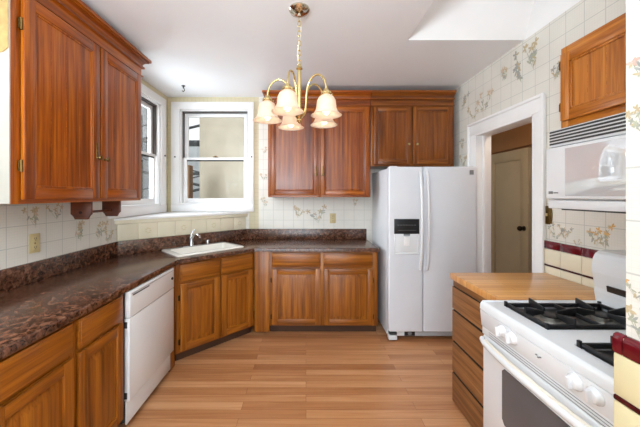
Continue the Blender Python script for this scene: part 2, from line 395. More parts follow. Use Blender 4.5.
# left wall, window opening Y 2.62..3.42
WZ0, WZ1 = 1.345, 2.556
b = MB()
b.box(XL-.12, XL, -3, 2.60, 0, ZC, wp_y); b.box(XL-.12, XL, 2.60, 3.42, 0, WZ0, wp_y); b.box(XL-.12, XL, 2.60, 3.42, WZ1, ZC, tan_y); b.box(XL-.12, XL, 3.42, YB+.12, 0, ZC, tan_y)
for y, z, s_ in ((1.85, 1.33, .07), (2.0, 1.36, .06), (2.21, 1.21, .09), (2.40, 1.19, .09), (2.52, 1.13, .08), (1.45, 1.2, .08)):
    motif(b, (XL, y, z), (0, 1, 0), (1, 0, 0), rnd, s_, ('straw', 'sage', 'grey', 'peach'))
for z in (1.6, 1.85, 2.1, 2.35): motif(b, (XL, 3.575, z), (0, 1, 0), (1, 0, 0), rnd, .035, ('straw', 'sage', 'sage'))
b.build('wall_left', kind='structure')
# back wall
b = MB()
BX0, BX1 = -1.60, -.723
b.box(XL-.12, BX0, YB, YB+.12, 0, ZC, tan_x); b.box(BX0, BX1, YB, YB+.12, 0, WZ0, wp_x); b.box(BX0, BX1, YB, YB+.12, WZ1, ZC, tan_x)
b.box(BX1, -.60, YB, YB+.12, 0, ZC, tan_x); b.box(-.60, XR+.12, YB, YB+.12, 0, ZC, wp_x)
for x, z, s_ in ((-.53, 1.38, .06), (-.10, 1.27, .085), (.15, 1.24, .12), (.62, 1.38, .05), (-.53, 2.04, .05), (-.53, 1.72, .06)):
    motif(b, (x, YB, z), (1, 0, 0), (0, -1, 0), rnd, s_, ('straw', 'sage', 'grey', 'peach'))
b.build('wall_back', kind='structure')
# right wall with doorway Y 2.20..2.92
DY0, DY1, DZ = 2.17, 2.92, 2.09
b = MB()
b.box(XR, XR+.12, .58, DY0, 0, ZC, wp_y); b.box(XR, XR+.12, DY0, DY1, DZ, ZC, wp_y); b.box(XR, XR+.12, DY1, YB, 0, ZC, wp_y)
for y, z, s_, c in ((3.2, 2.52, .10, 'grey'), (3.18, 2.06, .08, 'grey'), (3.16, 1.86, .08, 'straw'), (2.98, 2.35, .09, 'straw'), (2.78, 2.40, .11, 'peach'), (2.50, 2.56, .08, 'peach'), (2.32, 2.52, .13, 'grey'), (2.2, 2.56, .12, 'straw'), (2.01, 2.36, .08, 'grey'),
                    (2.0, 1.22, .06, 'grey'), (1.93, 1.22, .05, 'grey'), (1.72, 1.245, .075, 'orange'), (1.66, 1.22, .06, 'orange'), (1.84, 1.165, .025, 'straw'), (1.2, 1.2, .1, 'straw')):
    motif(b, (XR, y, z), (0, 1, 0), (-1, 0, 0), rnd, s_, (c, 'sage', 'grey', 'straw'))
b.build('wall_right', kind='structure')
# projecting wall at the near right
JX, JY = .786, .70
b = MB(); b.box(JX, XR+.12, -3, JY, 0, ZC, wp_y)
for y, z, s_, c in ((.668, 1.79, .045, 'pink'), (.66, 1.65, .04, 'straw'), (.672, 1.25, .03, 'orange'), (.665, 1.18, .05, 'straw'), (.6, 1.45, .05, 'pink'), (.5, 1.7, .06, 'straw'), (.52, 1.25, .07, 'pink')):
    motif(b, (JX, y, z), (0, 1, 0), (-1, 0, 0), rnd, s_, (c, 'sage', 'grey', 'straw'), ymax=JY-.0005)
b.build('wall_near', kind='structure')
# tile wainscot on projecting wall (front face + return) and on the right wall
b = MB()
T = .016
def tiles_y(b, x0, x1, ya, yb, z0, z1, m, sz, g=.003, bev=.003):
    n = max(1, round((yb-ya)/sz)); d = (yb-ya)/n
    for k in range(n): b.box(x0, x1, ya+k*d+g/2, ya+(k+1)*d-g/2, z0, z1, m, bev)
b.box(JX-T+.004, JX-.001, -.9, JY+.012, 0, 1.12, grout2)
b.box(JX-.001, XR-.02, JY+.001, JY+T-.004, 0, 1.12, grout2)
tiles_y(b, JX-T, JX-.002, -.87, JY+T, .975, 1.078, yel_tile, .155); tiles_y(b, JX-T, JX-.002, -.87, JY+T, .815, .958, yel_tile, .155); tiles_y(b, JX-T, JX-.002, -.87, JY+T, .655, .812, yel_tile, .155)
tiles_y(b, JX-T, JX-.002, -.87, JY+T, .50, .652, yel_tile, .155)
tiles_y(b, JX-T, JX-.002, -.87, JY+T, .960, .973, liner_tile, .155, .001)
n = 10; d = .157
for k in range(n+1):
    y1 = .694-(k-1)*d-.0015 if k else JY+T+.001; y0 = .694-k*d+.0015
    pr = [(JX-T-.001, 1.079), (JX-T-.001, 1.113), (JX-T+.002, 1.122), (JX-T+.009, 1.127), (JX-.001, 1.127), (JX-.001, 1.079)]
    b.prism(pr, 'Y', y0, y1, red_tile, bev=.0015)
b.box(JX-T+.004, XR-.02, JY+.002, JY+T-.001, 1.081, 1.122, red_tile, .004)
b.build('trim_1', kind='structure')
b = MB()
b.box(XR-.012, XR-.0005, .73, 2.095, .86, 1.138, grout)
tiles_y(b, XR-.02, XR-.008, .73, 2.095, 1.086, 1.142, red_tile, .155); tiles_y(b, XR-.018, XR-.008, .73, 2.095, .974, 1.083, cream_tile, .155)
tiles_y(b, XR-.019, XR-.008, .73, 2.095, .960, .972, liner_tile, .155, .001); tiles_y(b, XR-.018, XR-.008, .73, 2.095, .86, .957, cream_tile, .155)
b.build('trim_2', kind='structure')

# doorway casing
b = MB(); CW = .095
for x0, x1 in ((XR-.02, XR-.0005), (XR+.1205, XR+.14)):
    for y0, y1 in ((DY0-CW, DY0-.0), (DY1, DY1+CW+.02)):
        b.box(x0, x1, y0, y1, 0, DZ+.0, white_trim, .004)
    b.box(x0, x1, DY0-CW, DY1+CW+.02, DZ, DZ+.115, white_trim, .004)
b.box(XR-.034, XR-.019, DY0-CW-.008, DY0-CW+.018, 0, DZ+.11, white_trim, .005); b.box(XR-.034, XR-.019, DY1+CW+.002, DY1+CW+.028, 0, DZ+.11, white_trim, .005)
b.box(XR-.034, XR-.019, DY0-CW-.008, DY1+CW+.028, DZ+.10, DZ+.125, white_trim, .005)
b.box(XR-.018, XR+.138, DY0-.001, DY0+.016, 0, DZ, white_trim, .002); b.box(XR-.018, XR+.138, DY1-.016, DY1+.001, 0, DZ, white_trim, .002); b.box(XR-.018, XR+.138, DY0, DY1, DZ-.016, DZ+.001, white_trim, .002)
b.box(XR+.05, XR+.09, DY1-.03, DY1-.014, 0, DZ-.014, white_trim, .002); b.box(XR+.05, XR+.09, DY0+.014, DY0+.03, 0, DZ-.014, white_trim, .002)
b.build('trim_3', kind='structure')
# hallway beyond
b = MB()
HX = 2.62
b.box(HX, HX+.1, 1.6, 3.30, 0, 2.6, hall_wall); b.box(HX, HX+.1, 3.30, 4.05, 2.06, 2.6, hall_wall); b.box(HX, HX+.1, 4.05, 4.9, 0, 2.6, hall_wall)
b.box(XR+.12, HX+.1, 4.8, 4.9, 0, 2.6, hall_wall); b.box(XR+.12, HX+.1, 1.6, 1.7, 0, 2.6, hall_wall); b.box(XR+.12, HX+.1, 1.6, 4.9, 2.6, 2.66, hall_wall)
b.box(HX+.5, HX+.6, 2.6, 4.9, 0, 2.6, hall_wall)
b.build('wall_hall', kind='structure')
hl = bpy.data.lights.new('hall_fill', 'POINT'); hl.energy = 9; hl.color = (1, .86, .66); hl.shadow_soft_size = .12  # added point light without a fixture, brightens the hall and its door
hlo = bpy.data.objects.new('hall_fill', hl); COL.objects.link(hlo); hlo.location = (2.2, 2.5, 2.4)
dr = thing('door_2', None, None, (HX+.0, 4.04, 0), 0, kind='structure')
b = MB(); Md = Matrix.Rotation(math.radians(3), 4, 'Z')
b.box(-.030, 0, -.69, 0, .012, 2.03, hall_door_m, .003, M=Md)
b.box(-.046, -.028, -.69, -.575, .012, 2.03, hall_door_m, .004, M=Md); b.box(-.046, -.028, -.13, 0, .012, 2.03, hall_door_m, .004, M=Md)
for z0, z1 in ((.012, .22), (1.9, 2.03)): b.box(-.0455, -.028, -.69, 0, z0, z1, hall_door_m, .004, M=Md)
b.build('door_leaf', dr)
b = MB(); p = Md @ Vector((-.046, -.63, 1.07)); b.cyl((p.y, p.z), 'X', .03, p.x-.008, p.x+.004, dark_metal, bev=.003); b.sphere((p.x-.05, p.y, p.z), .03, dark_metal); b.cyl((p.y, p.z), 'X', .012, p.x-.04, p.x, dark_metal)
b.build('door_knob', dr)

# corner half wall below the windows, its white ledge, and cream tiles
A = Vector((XL, 2.63)); Bp = Vector((-.765, YB)); U = (Bp-A).normalized(); Nn = Vector((U.y, -U.x)); LEN = (Bp-A).length
Mc = Matrix.Translation((A.x, A.y, 0)) @ Matrix.Rotation(math.atan2(U.y, U.x), 4, 'Z')   # local x along wall, -y into room
b = MB()
b.prism([(XL+.002, 2.632), (-.767, YB-.002), (XL+.002, YB-.002)], 'Z', 0, 1.195, cream_tile)
b.box(.004, LEN-.004, -.006, .0, .9, 1.195, grout2, M=Mc)
n = 8; d = (LEN-.01)/n
for k in range(n):
    b.box(.005+k*d+.0015, .005+(k+1)*d-.0015, -.011, -.002, 1.045, 1.196, cream_tile, .002, M=Mc)
    if k in (1, 3, 5, 7):   # printed flower sprig on alternate tiles
        cx = .005+(k+.5)*d
        for j in range(7):
            a = j*.9; q = Mc @ Vector((cx+.022*math.cos(a)*(j % 3)/2, -.0114, 1.12+.02*math.sin(a)))
            b.poly([Mc @ Vector((cx+.02*math.cos(a)+.011*math.cos(t), -.0114, 1.12+.024*math.sin(a)+.006*math.sin(t))) for t in [i*PI/3 for i in range(6)]], print_tile)
b.build('wall_corner', kind='structure')
b = MB()
o_ = Nn*.03
b.prism([(XL+.003, 2.63-.04), (-.765+.04, YB-.003), (XL+.003, YB-.003)], 'Z', 1.235, 1.255, white_trim, bev=.003)
b.box(-.018, LEN+.018, -.02, .012, 1.197, 1.238, cream_tile, .004, M=Mc)
b.build('trim_4', kind='structure')

def window(name, loc, rot, wdt, casing_l, casing_r):
    """double-hung sash window. local: x along wall, y outward (into wall), origin at opening lower-left on the inner wall face"""
    root = thing(name, None, None, loc, rot, kind='structure'); H = WZ1-WZ0
    b = MB()
    b.box(-casing_l, 0.004, -.022, -.0005, .004, H-.004, white_trim, .002); b.box(wdt-.004, wdt+casing_r, -.022, -.0005, .004, H-.004, white_trim, .004)
    b.box(-casing_l, wdt+casing_r, -.0225, -.0005, H-.004, H+.09, white_trim, .004); b.box(-casing_l, wdt+casing_r, -.026, -.0005, -.085, 0.006, white_trim, .004)
    b.build('window_casing', root)
    b = MB(); b.box(0, .018, 0, .12, 0, H, white_trim); b.box(wdt-.018, wdt, 0, .12, 0, H, white_trim); b.box(0, wdt, 0, .12, H-.018, H, white_trim); b.box(0, wdt, 0, .14, -.01, .02, white_trim, .003)
    b.box(.018, .03, .035, .115, H*.49, H-.018, screen_grey); b.box(wdt-.03, wdt-.018, .035, .115, H*.49, H-.018, screen_grey); b.box(.018, wdt-.018, .03, .115, H-.03, H-.018, screen_grey)
    b.build('window_jamb', root)
    def sash(nm, z0, z1, y0, y1, rail_b, rail_t):
        o = MB(); x0, x1, st = .03, wdt-.03, .045
        o.box(x0, x0+st, y0, y1, z0, z1, white_trim, .003); o.box(x1-st, x1, y0, y1, z0, z1, white_trim, .003)
        o.box(x0+st, x1-st, y0, y1, z0, z0+rail_b, white_trim, .003); o.box(x0+st, x1-st, y0, y1, z1-rail_t, z1, white_trim, .003)
        s = o.build(nm, root)
        g = MB(); ym = (y0+y1)/2; g.box(x0+st-.004, x1-st+.004, ym-.002, ym+.002, z0+rail_b-.004, z1-rail_t+.004, pane_m); g.build('window_pane', s); return s
    sash('upper_sash', H*.475, H-.032, .075, .105, .03, .045)
    lo = sash('lower_sash', .022, H*.50, .038, .068, .06, .035)
    b = MB(); b.box(.076, wdt-.076, .034, .0385, H*.50-.05, H*.50-.033, gap_black); b.build('dark_strip', lo)  # thin dark strip just below the lower sash's top rail
    b = MB(); b.box(wdt/2-.03, wdt/2+.03, .03, .06, H*.50, H*.50+.012, brass_old, .003); b.cyl((wdt/2, .045), 'Z', .014, H*.5+.012, H*.5+.022, brass_old); b.build('sash_lock', lo)
    b = MB()
    for x in (-casing_l*.5, wdt+casing_r*.6): b.cyl((x, H*.5), 'Y', .009, -.034, -.02, black_m, bev=.002)
    b.build('curtain_hook', root)
    return root
window('window_1', (BX0, YB, WZ0), 0, BX1-BX0, .103, .063)
window('window_2', (XL, 2.60, WZ0), PI/2, .82, .09, .11)

# ------------------------------------------------------------------ outside
b = MB(); b.box(-9, 8, 3.8, 14, -3.2, -3.0, pave); b.box(-9, -1.95, -1, 3.8, -3.2, -3.0, pave); tag(b.build('yard_ground', kind='structure'))
bd = thing('neighbor_building', 'beige stucco building wall right behind the back window', 'building', (-.2, 5.3, -3))
b = MB(); b.box(-1.78, 3.6, 0, 3.0, 0, 7.5, stucco); b.build('wall', bd)
hs = thing('white_house', 'white house with an outside stair beyond the stucco building', 'house', (-4.2, 9.2, -3))
b = MB(); b.box(-2.5, 3.0, 0, 3, 0, 6.2, far_white); b.build('wall', hs)
for x, z in ((1.1, 3.6), (1.1, 4.9), (-.4, 4.2)):
    b = MB(); b.box(x-.35, x+.35, -.03, .02, z, z+.8, white_trim); b.box(x-.3, x-.03, -.045, -.02, z+.05, z+.75, dark_glass); b.box(x+.03, x+.3, -.045, -.02, z+.05, z+.75, dark_glass); b.build('window', hs)
st = thing('outside_stair', 'grey metal outside stair with railings seen at left of back window', 'stair', (-3.6, 7.6, -3))
b = MB()
for k in range(4):
    z = 3.4+k*.85; s = 1 if k % 2 else -1
    b.tube([(-.8, 0, z), (1.3, 0, z+.5*s)], .035, rail_grey, 8); b.tube([(-.8, 0, z+.35), (1.3, 0, z+.35+.5*s)], .018, rail_grey, 8)
    b.box(-.8, 1.3, 0, .8, z-.05, z-.02, rail_grey)
for x in (-.8, 1.3): b.box(x-.03, x+.03, -.03, .03, 0, 6.6, rail_grey)
b.build('stair_frame', st)
b = MB(); b.box(-2.02, -1.86, 4.55, 4.7, -3, 1.95, post_brown, .01); tag(b.build('wooden_post'), 'brown wooden post standing outside at left edge of back window', 'post')
sh = thing('siding_house', 'pale blue house with horizontal siding outside the left window', 'house', (-4.6, 5.4, -3))
b = MB(); b.box(-1.2, 0, -2.2, 1.2, 0, 6.8, siding_m)
for k in range(34): b.box(-.01, .015, -2.2, 1.2, .2*k, .2*k+.03, rail_grey if k % 3 == 0 else siding_m)
b.build('wall', sh)
for y in (-.75, .35):
    b = MB(); b.box(0, .05, y-.4, y+.4, 4.0, 5.3, white_trim); b.box(.04, .06, y-.33, y+.33, 4.08, 4.62, dark_glass); b.box(.04, .06, y-.33, y+.33, 4.68, 5.22, dark_glass); b.build('window', sh)

# ------------------------------------------------------------------ cabinet helpers (local frame: x along the front, y into the cabinet, z up)
def raised_door(parent, x0, x1, z0, z1, mv, mh, y=-.021, th=.02, st=.055, name='door', flat=False, extra=None):
    b = MB()
    b.box(x0, x0+st, y, y+th, z0, z1, mv, .003); b.box(x1-st, x1, y, y+th, z0, z1, mv, .003)
    b.box(x0+st-.001, x1-st+.001, y+.0004, y+th, z0, z0+st, mh, .003); b.box(x0+st-.001, x1-st+.001, y+.0004, y+th, z1-st, z1, mh, .003)
    a, c, e, f = x0+st, x1-st, z0+st, z1-st
    b.box(a-.004, c+.004, y+.010, y+th-.002, e-.004, f+.004, mv)
    if flat:   # inner moulding lip around a flat boarded panel
        for q in ((a, a+.012, e, f), (c-.012, c, e, f), (a, c, e, e+.012), (a, c, f-.012, f)): b.box(q[0], q[1], y+.004, y+.014, q[2], q[3], mv, .003)
        nb = 4 if (c-a) > .3 else 3
        for k in range(1, nb):
            xx = a+(c-a)*k/nb; b.box(xx-.0012, xx+.0012, y+.0095, y+.012, e+.012, f-.012, gap_black if False else mh)
    else:      # raised field with sloping margin
        g = .008; i = .035
        P = [(a+g, y+.0095, e+g), (c-g, y+.0095, e+g), (c-g, y+.0095, f-g), (a+g, y+.0095, f-g), (a+g+i, y+.001, e+g+i), (c-g-i, y+.001, e+g+i), (c-g-i, y+.001, f-g-i), (a+g+i, y+.001, f-g-i)]
        b.hexa(P, mv)
    return b.build(name, parent)
def drawer_front(parent, x0, x1, z0, z1, mh, y=-.021, th=.02, name='drawer'):
    b = MB(); b.box(x0, x1, y+.004, y+th, z0, z1, mh, .002); b.box(x0+.012, x1-.012, y, y+.008, z0+.012, z1-.012, mh, .005)
    return b.build(name, parent)
def knob(parent, x, z, y, m, r=.016, plate=False):
    b = MB(); b.lathe([(0, 0), (.009, 0), (.006, .01), (.012, .018), (r, .024), (r*.8, .031), (0, .034)], (0, 0, 0), m, 20, Matrix.Translation((x, y, z)) @ Matrix.Rotation(PI/2, 4, 'X'))
    if plate: b.box(x-.008, x+.008, y-.004, y, z-.01, z+.1, m, .002)
    return b.build('knob', parent)
def hinge(parent, x, z, y, m, h=.05):
    b = MB(); b.cyl((x, y), 'Z', .006, z-h/2, z+h/2, m, 12); b.box(x-.012, x+.002, y, y+.006, z-h/2+.004, z+h/2-.004, m, .001); return b.build('hinge', parent)
def base_body(parent, w, depth, mv, mh, cols, H=.874, toe=.09, drawer_h=.16, toe_set=.075, sides=(True, True)):
    """carcass with face frame; cols = list of (x0, x1) bays"""
    b = MB(); st = .02
    b.box(0, st, .02, depth, toe, H, mv); b.box(w-st, w, .02, depth, toe, H, mv); b.box(0, w, .02, depth, toe, toe+.02, mv); b.box(0, w, depth-.012, depth, toe, H, mv)
    b.box(st, w-st, .02, .024, toe+.02, H-.0, gap_black)
    b.build('carcass', parent)
    b = MB(); e = [0]+[v for c in cols for v in c]+[w]
    for k in range(0, len(e), 2):
        if e[k+1]-e[k] > .004: b.box(e[k], e[k+1], 0, .02, toe, H, mv, .001)
    for c in cols:
        b.box(c[0], c[1], .0005, .02, H-.022, H, mh); b.box(c[0], c[1], .0005, .02, toe, toe+.03, mh); b.box(c[0], c[1], .0005, .02, H-.022-drawer_h-.02, H-.022-drawer_h+.02, mh)
    b.build('face_frame', parent)
    b = MB(); b.box(0, w, toe_set, toe_set+.018, 0.0, toe, toe_dark); b.build('toe_kick', parent)
def base_fronts(parent, cols, mv, mh, H=.874, toe=.09, hinges=None, hm=None):
    for k, c in enumerate(cols):
        drawer_front(parent, c[0]-.008, c[1]+.008, H-.022-.138, H-.016, mh)
        d = raised_door(parent, c[0]-.008, c[1]+.008, toe+.018, H-.022-.16, mv, mh)
        if hinges:
            x = c[1]+.012 if hinges[k] == 'r' else c[0]-.012
            for z in (toe+.1, H-.3): hinge(d, x, z, -.012, hm or dark_metal)

# ------------------------------------------------------------------ left run of base units
PL = PI/2
cb = thing('base_cabinet', 'oak base cabinet with one drawer and door beside the dishwasher', 'cabinet', (-1.13, 1.385, 0), PL, 'oak base cabinets')
base_body(cb, .378, .6, oak_v, oak_h, [(.022, .34)]); base_fronts(cb, [(.022, .34)], oak_v, oak_h)
cb = thing('base_cabinet', 'oak base cabinet cut by the lower left corner of the photo', 'cabinet', (-1.13, .60, 0), PL, 'oak base cabinets')
base_body(cb, .783, .6, oak_v, oak_h, [(.025, .375), (.405, .755)]); base_fronts(cb, [(.025, .375), (.405, .755)], oak_v, oak_h)

dw = thing('dishwasher', 'white built-in dishwasher under the left counter', 'dishwasher', (-1.13, 1.768, 0), PL)
b = MB(); b.box(.004, .592, .0, .56, .05, .868, dgrey); b.build('body', dw)
b = MB(); b.box(.002, .594, -.035, -.001, .185, .70, white_app, .005); b.build('door', dw)
b = MB(); b.box(.002, .594, -.037, -.001, .703, .868, white_app, .008, 3)
b.box(.03, .22, -.0385, -.036, .835, .842, dgrey); b.box(.02, .576, -.0385, -.036, .848, .851, grey_text); b.build('control_panel', dw)
b = MB(); b.cyl((.555, .79), 'Y', .012, -.045, -.036, black_m, bev=.003); b.build('latch_button', dw)
b = MB(); b.box(.01, .586, -.012, .0, .035, .178, white_app, .004); b.build('kick_panel', dw)
for z in (.20, .64): b = MB(); b.box(.0, .008, -.02, -.002, z, z+.04, dgrey, .002); b.build('door_bumper', dw)
for x in (.06, .5): b = MB(); b.box(x, x+.03, .05, .08, 0, .05, dgrey); b.build('foot', dw)

# sink cabinet set diagonally in the corner
S0 = Vector((-1.13, 2.463)); S1 = Vector((-.552, 3.008)); SW = (S1-S0).length; SA = math.atan2(S1.y-S0.y, S1.x-S0.x)
sc_ = thing('sink_cabinet', 'oak corner sink cabinet set diagonally with two doors', 'cabinet', (S0.x, S0.y, 0), SA, 'oak base cabinets')
cols = [(.045, .395), (.43, .765)]
b = MB(); b.box(0, SW, .02, .024, .11, .874, gap_black); b.box(0, SW, .02, .30, .09, .11, oak_v); b.build('carcass', sc_)
b = MB(); b.box(0, .045, 0, .02, .09, .874, oak_v); b.box(.395, .43, 0, .02, .09, .874, oak_v); b.box(.765, SW, 0, .02, .09, .874, oak_v)
for c in cols: b.box(c[0], c[1], .0005, .02, .85, .874, oak_h); b.box(c[0], c[1], .0005, .02, .09, .12, oak_h); b.box(c[0], c[1], .0005, .02, .67, .71, oak_h)
b.build('face_frame', sc_)
b = MB(); R = Matrix.Rotation(-SA, 4, 'Z')
q = R @ Vector((-.0, -.098, 0))
b.box(-.003, .017, -.0, .095, .0, .874, oak_v, M=R @ Matrix.Rotation(0, 4, 'Z') @ Matrix.Translation((0, -.096, 0)) @ Matrix.Rotation(0, 4, 'Z') @ Matrix.Translation((-.02, 0, 0)))
b.build('filler_stile', sc_)
b = MB(); b.box(.02, SW-.0, .06, .078, 0, .09, toe_dark); b.build('toe_kick', sc_)
base_fronts(sc_, cols, oak_v, oak_h, hinges='lr')

# back run
bc = thing('base_cabinet', 'oak base cabinet with two drawers and doors beside the refrigerator', 'cabinet', (-.545, 3.01, 0), 0, 'oak base cabinets')
cols = [(.195, .69), (.742, 1.24)]
base_body(bc, 1.30, .59, oak_v, oak_h, cols, toe_set=.06)
base_fronts(bc, cols, oak_v, oak_h, hinges='lr', hm=dark_metal)
b = MB(); b.box(.004, .16, -.012, 0.0, .03, .874, oak_v, .002); b.build('filler_panel', bc)

# ------------------------------------------------------------------ countertop with backsplash
ct = thing('countertop', 'mottled brown laminate countertop running around the sink corner', 'countertop', (0, 0, 0))
outer = [(-1.748, .6), (-1.10, .6), (-1.10, 2.45), (-.54, 2.98), (.765, 2.98), (.765, 3.612), (-.768, 3.612), (-1.748, 2.632)]
SC0 = Vector((-1.066, 2.958)); uu = Vector((math.cos(PI/4), math.sin(PI/4))); nn = Vector((-uu.y, uu.x))
hole = [SC0+uu*a+nn*c for a, c in ((-.31, -.20), (.31, -.20), (.31, .135), (-.31, .135))]
t = bmesh.new()
def loop(pts, z):
    v = [t.verts.new((p[0], p[1], z)) for p in pts]; return [t.edges.new((v[k], v[(k+1) % len(v)])) for k in range(len(v))]
ed = loop(outer, .876)+loop(hole, .876)
bmesh.ops.triangle_fill(t, edges=ed, use_beauty=True)
r_ = bmesh.ops.extrude_face_region(t, geom=t.faces[:]); bmesh.ops.translate(t, verts=[v for v in r_['geom'] if isinstance(v, bmesh.types.BMVert)], vec=(0, 0, .038))
bmesh.ops.recalc_face_normals(t, faces=t.faces[:])
es = [e for e in t.edges if len(e.link_faces) == 2 and e.calc_face_angle(0) > .5 and abs(e.verts[0].co.z-.914) < 1e-4 and abs(e.verts[1].co.z-.914) < 1e-4]
bmesh.ops.bevel(t, geom=es, offset=.008, segments=3, profile=.5, affect='EDGES')
b = MB(); b._take(t, lam); b.build('worktop', ct)
b = MB()
b.box(-1.748, -1.728, .6, 2.625, .9135, 1.043, lam, .004)
b.box(.004, LEN-.004, -.032, -.012, .9135, 1.043, lam, .004, M=Mc)
b.box(-.765, .765, 3.592, 3.612, .9135, 1.043, lam, .004)
b.build('backsplash', ct)

sk = thing('sink', 'white drop-in sink in the corner counter', 'sink', (SC0.x, SC0.y, .914), PI/4)
b = MB(); t = bmesh.new()
rings = [(.35, -.24, .20, .0008), (.35, -.24, .20, .008), (.338, -.228, .188, .014), (.30, -.185, .115, .013), (.288, -.175, .105, -.005), (.275, -.16, .09, -.15), (.25, -.135, .065, -.17)]
prev = None
def rr(hx, y0, y1, z, rad=.035, k=5):
    pts = []
    for cx, cy, a0 in ((hx-rad, y1-rad, 0), (-hx+rad, y1-rad, PI/2), (-hx+rad, y0+rad, PI), (hx-rad, y0+rad, 1.5*PI)):
        for i in range(k): a = a0+PI/2*i/(k-1); pts.append((cx+rad*math.cos(a), cy+rad*math.sin(a), z))
    return [t.verts.new(p) for p in pts]
for q in rings:
    cur = rr(*q)
    if prev:
        for k in range(len(cur)): t.faces.new((prev[k], prev[(k+1) % len(cur)], cur[(k+1) % len(cur)], cur[k]))
    prev = cur
t.faces.new(prev); bmesh.ops.recalc_face_normals(t, faces=t.faces[:])
b._take(t, porcelain, True); b.build('basin', sk)
b = MB(); b.cyl((0, -.03), 'Z', .04, -.169, -.166, chrome, bev=.001); b.build('drain', sk)
fc = thing('faucet', 'chrome single lever faucet at back of the sink', 'faucet', tuple(SC0+nn*.15-uu*.06)+(.928,), PI/4)
b = MB(); b.box(-.10, .10, -.022, .022, 0, .009, chrome, .004, 3); b.build('base_plate', fc)
b = MB(); b.lathe([(0, .008), (.026, .008), (.024, .03), (.021, .08), (.022, .095), (.016, .108), (0, .11)], (0, 0, 0), chrome)
b.tube([(0, -.012, .085), (.01, -.05, .125), (.02, -.10, .13), (.025, -.135, .115), (.026, -.142, .10)], [.014, .013, .012, .011, .011], chrome); b.build('spout', fc)
b = MB(); b.tube([(0, 0, .10), (0, .004, .125), (.012, -.004, .155), (.03, -.02, .175)], [.014, .012, .009, .006], chrome); b.build('lever', fc)
sd = SC0+nn*.15+uu*.12
b = MB(); b.lathe([(0, 0), (.018, 0), (.018, .004), (.014, .006), (.014, .04), (.012, .046), (0, .047)], (sd.x, sd.y, .928), chrome); tag(b.build('soap_dispenser'), 'short chrome cylinder fitting on sink rim right of the faucet', 'dispenser')

# ------------------------------------------------------------------ upper cabinets
def crown(parent, x0, x1, z0, z1, m, depth, ends=(True, True), out=.06):
    """stepped crown moulding along the front and open ends"""
    b = MB(); H = z1-z0
    prof = [(0, 0), (-.014, 0), (-.014, H*.07), (-.003, H*.10), (-.003, H*.42), (-.022, H*.45), (-.022, H*.54), (-.010, H*.57), (-.012, H*.66), (-.026, H*.75), (-.046, H*.80), (-.046, H*.85), (-out, H*.87), (-out, H), (0, H)]
    t = bmesh.new()
    path = []
    L_ = ends[0]; R_ = ends[1]
    rows = []
    for y, z in prof:
        e = -y; row = []
        if L_: row.append((x0-e, depth, z0+z)); row.append((x0-e, -e, z0+z))
        else: row.append((x0, -e, z0+z))
        if R_: row.append((x1+e, -e, z0+z)); row.append((x1+e, depth, z0+z))
        else: row.append((x1, -e, z0+z))
        rows.append([t.verts.new(p) for p in row])
    for A_, B_ in zip(rows, rows[1:]):
        for k in range(len(A_)-1): t.faces.new((A_[k], A_[k+1], B_[k+1], B_[k]))
    bmesh.ops.recalc_face_normals(t, faces=t.faces[:]); b._take(t, m)
    b.box(x0+.002, x1-.002, .002, depth-.002, z0+.002, z1-.002, m)
    return b.build('crown_moulding', parent)
def upper(parent, w, depth, z0, z1, ztop, doors, mv, mh, ends=(True, True), knobs=(), hinges=(), kn=brass_old, panel_flat=True, st=.05):
    b = MB()
    b.box(0, .018, .02, depth, z0, z1, mv); b.box(w-.018, w, .02, depth, z0, z1, mv); b.box(0, w, .02, depth, z0, z0+.018, mv); b.box(0, w, .02, depth, z1-.018, z1, mv); b.box(0, w, depth-.01, depth, z0, z1, mv)
    b.box(.018, w-.018, .021, .025, z0, z1, gap_black); b.build('carcass', parent)
    b = MB(); e = [0]+[v for d in doors for v in d]+[w]
    for k in range(0, len(e), 2): b.box(e[k], e[k+1], 0, .021, z0, z1, mv, .0015)
    for d in doors: b.box(d[0], d[1], .0005, .021, z0, z0+.035, mh); b.box(d[0], d[1], .0005, .021, z1-.03, z1, mh)
    b.build('face_frame', parent)
    for k, d in enumerate(doors):
        dd = raised_door(parent, d[0]-.004, d[1]+.004, z0+.022, z1-.012, mv, mh, flat=panel_flat, st=st)
        if k < len(knobs) and knobs[k]: knob(dd, knobs[k][0], knobs[k][1], -.021, kn, plate=knobs[k][2])
        if k < len(hinges) and hinges[k]:
            x = d[0]-.008 if hinges[k] == 'l' else d[1]+.008
            for z in (z0+.19, z1-.17): hinge(dd, x, z, -.01, brass_old, .06)
    if ztop: crown(parent, 0, w, z1-.003, ztop, mh, depth, ends)

ul = thing('upper_cabinet', 'tall red-brown two-door wall cabinet over the left counter', 'cabinet', (-1.42, 1.37, 0), PL, 'red-brown wall cabinets')
upper(ul, 1.08, .328, 1.425, 2.49, 2.648, [(.05, .562), (.585, 1.05)], up_v, up_h, knobs=[(.54, 1.72, True), (.612, 1.715, False)], hinges='lr', st=.06)
b = MB(); b.box(-.006, -.0005, .001, .325, 1.428, 2.485, plain('pale_panel', srgb(184, 180, 170), .3, noise=.08, scale=4)); b.build('end_panel', ul)  # thin pale sheet on the near end of the cabinet
b = MB()
pts = [(.003, 2.48), (.325, 2.48)]
for k in range(25):
    f = k/24; pts.append((.325-.322*f, 2.18-.018*abs(math.sin(f*PI*4))-.01*math.sin(f*9)))
b.prism(pts, 'X', -.010, -.0062, plain('tan_band', srgb(176, 146, 92), .6, noise=.2, scale=25)); b.build('scalloped_band', ul)  # thin tan band with a scalloped lower edge over the pale sheet

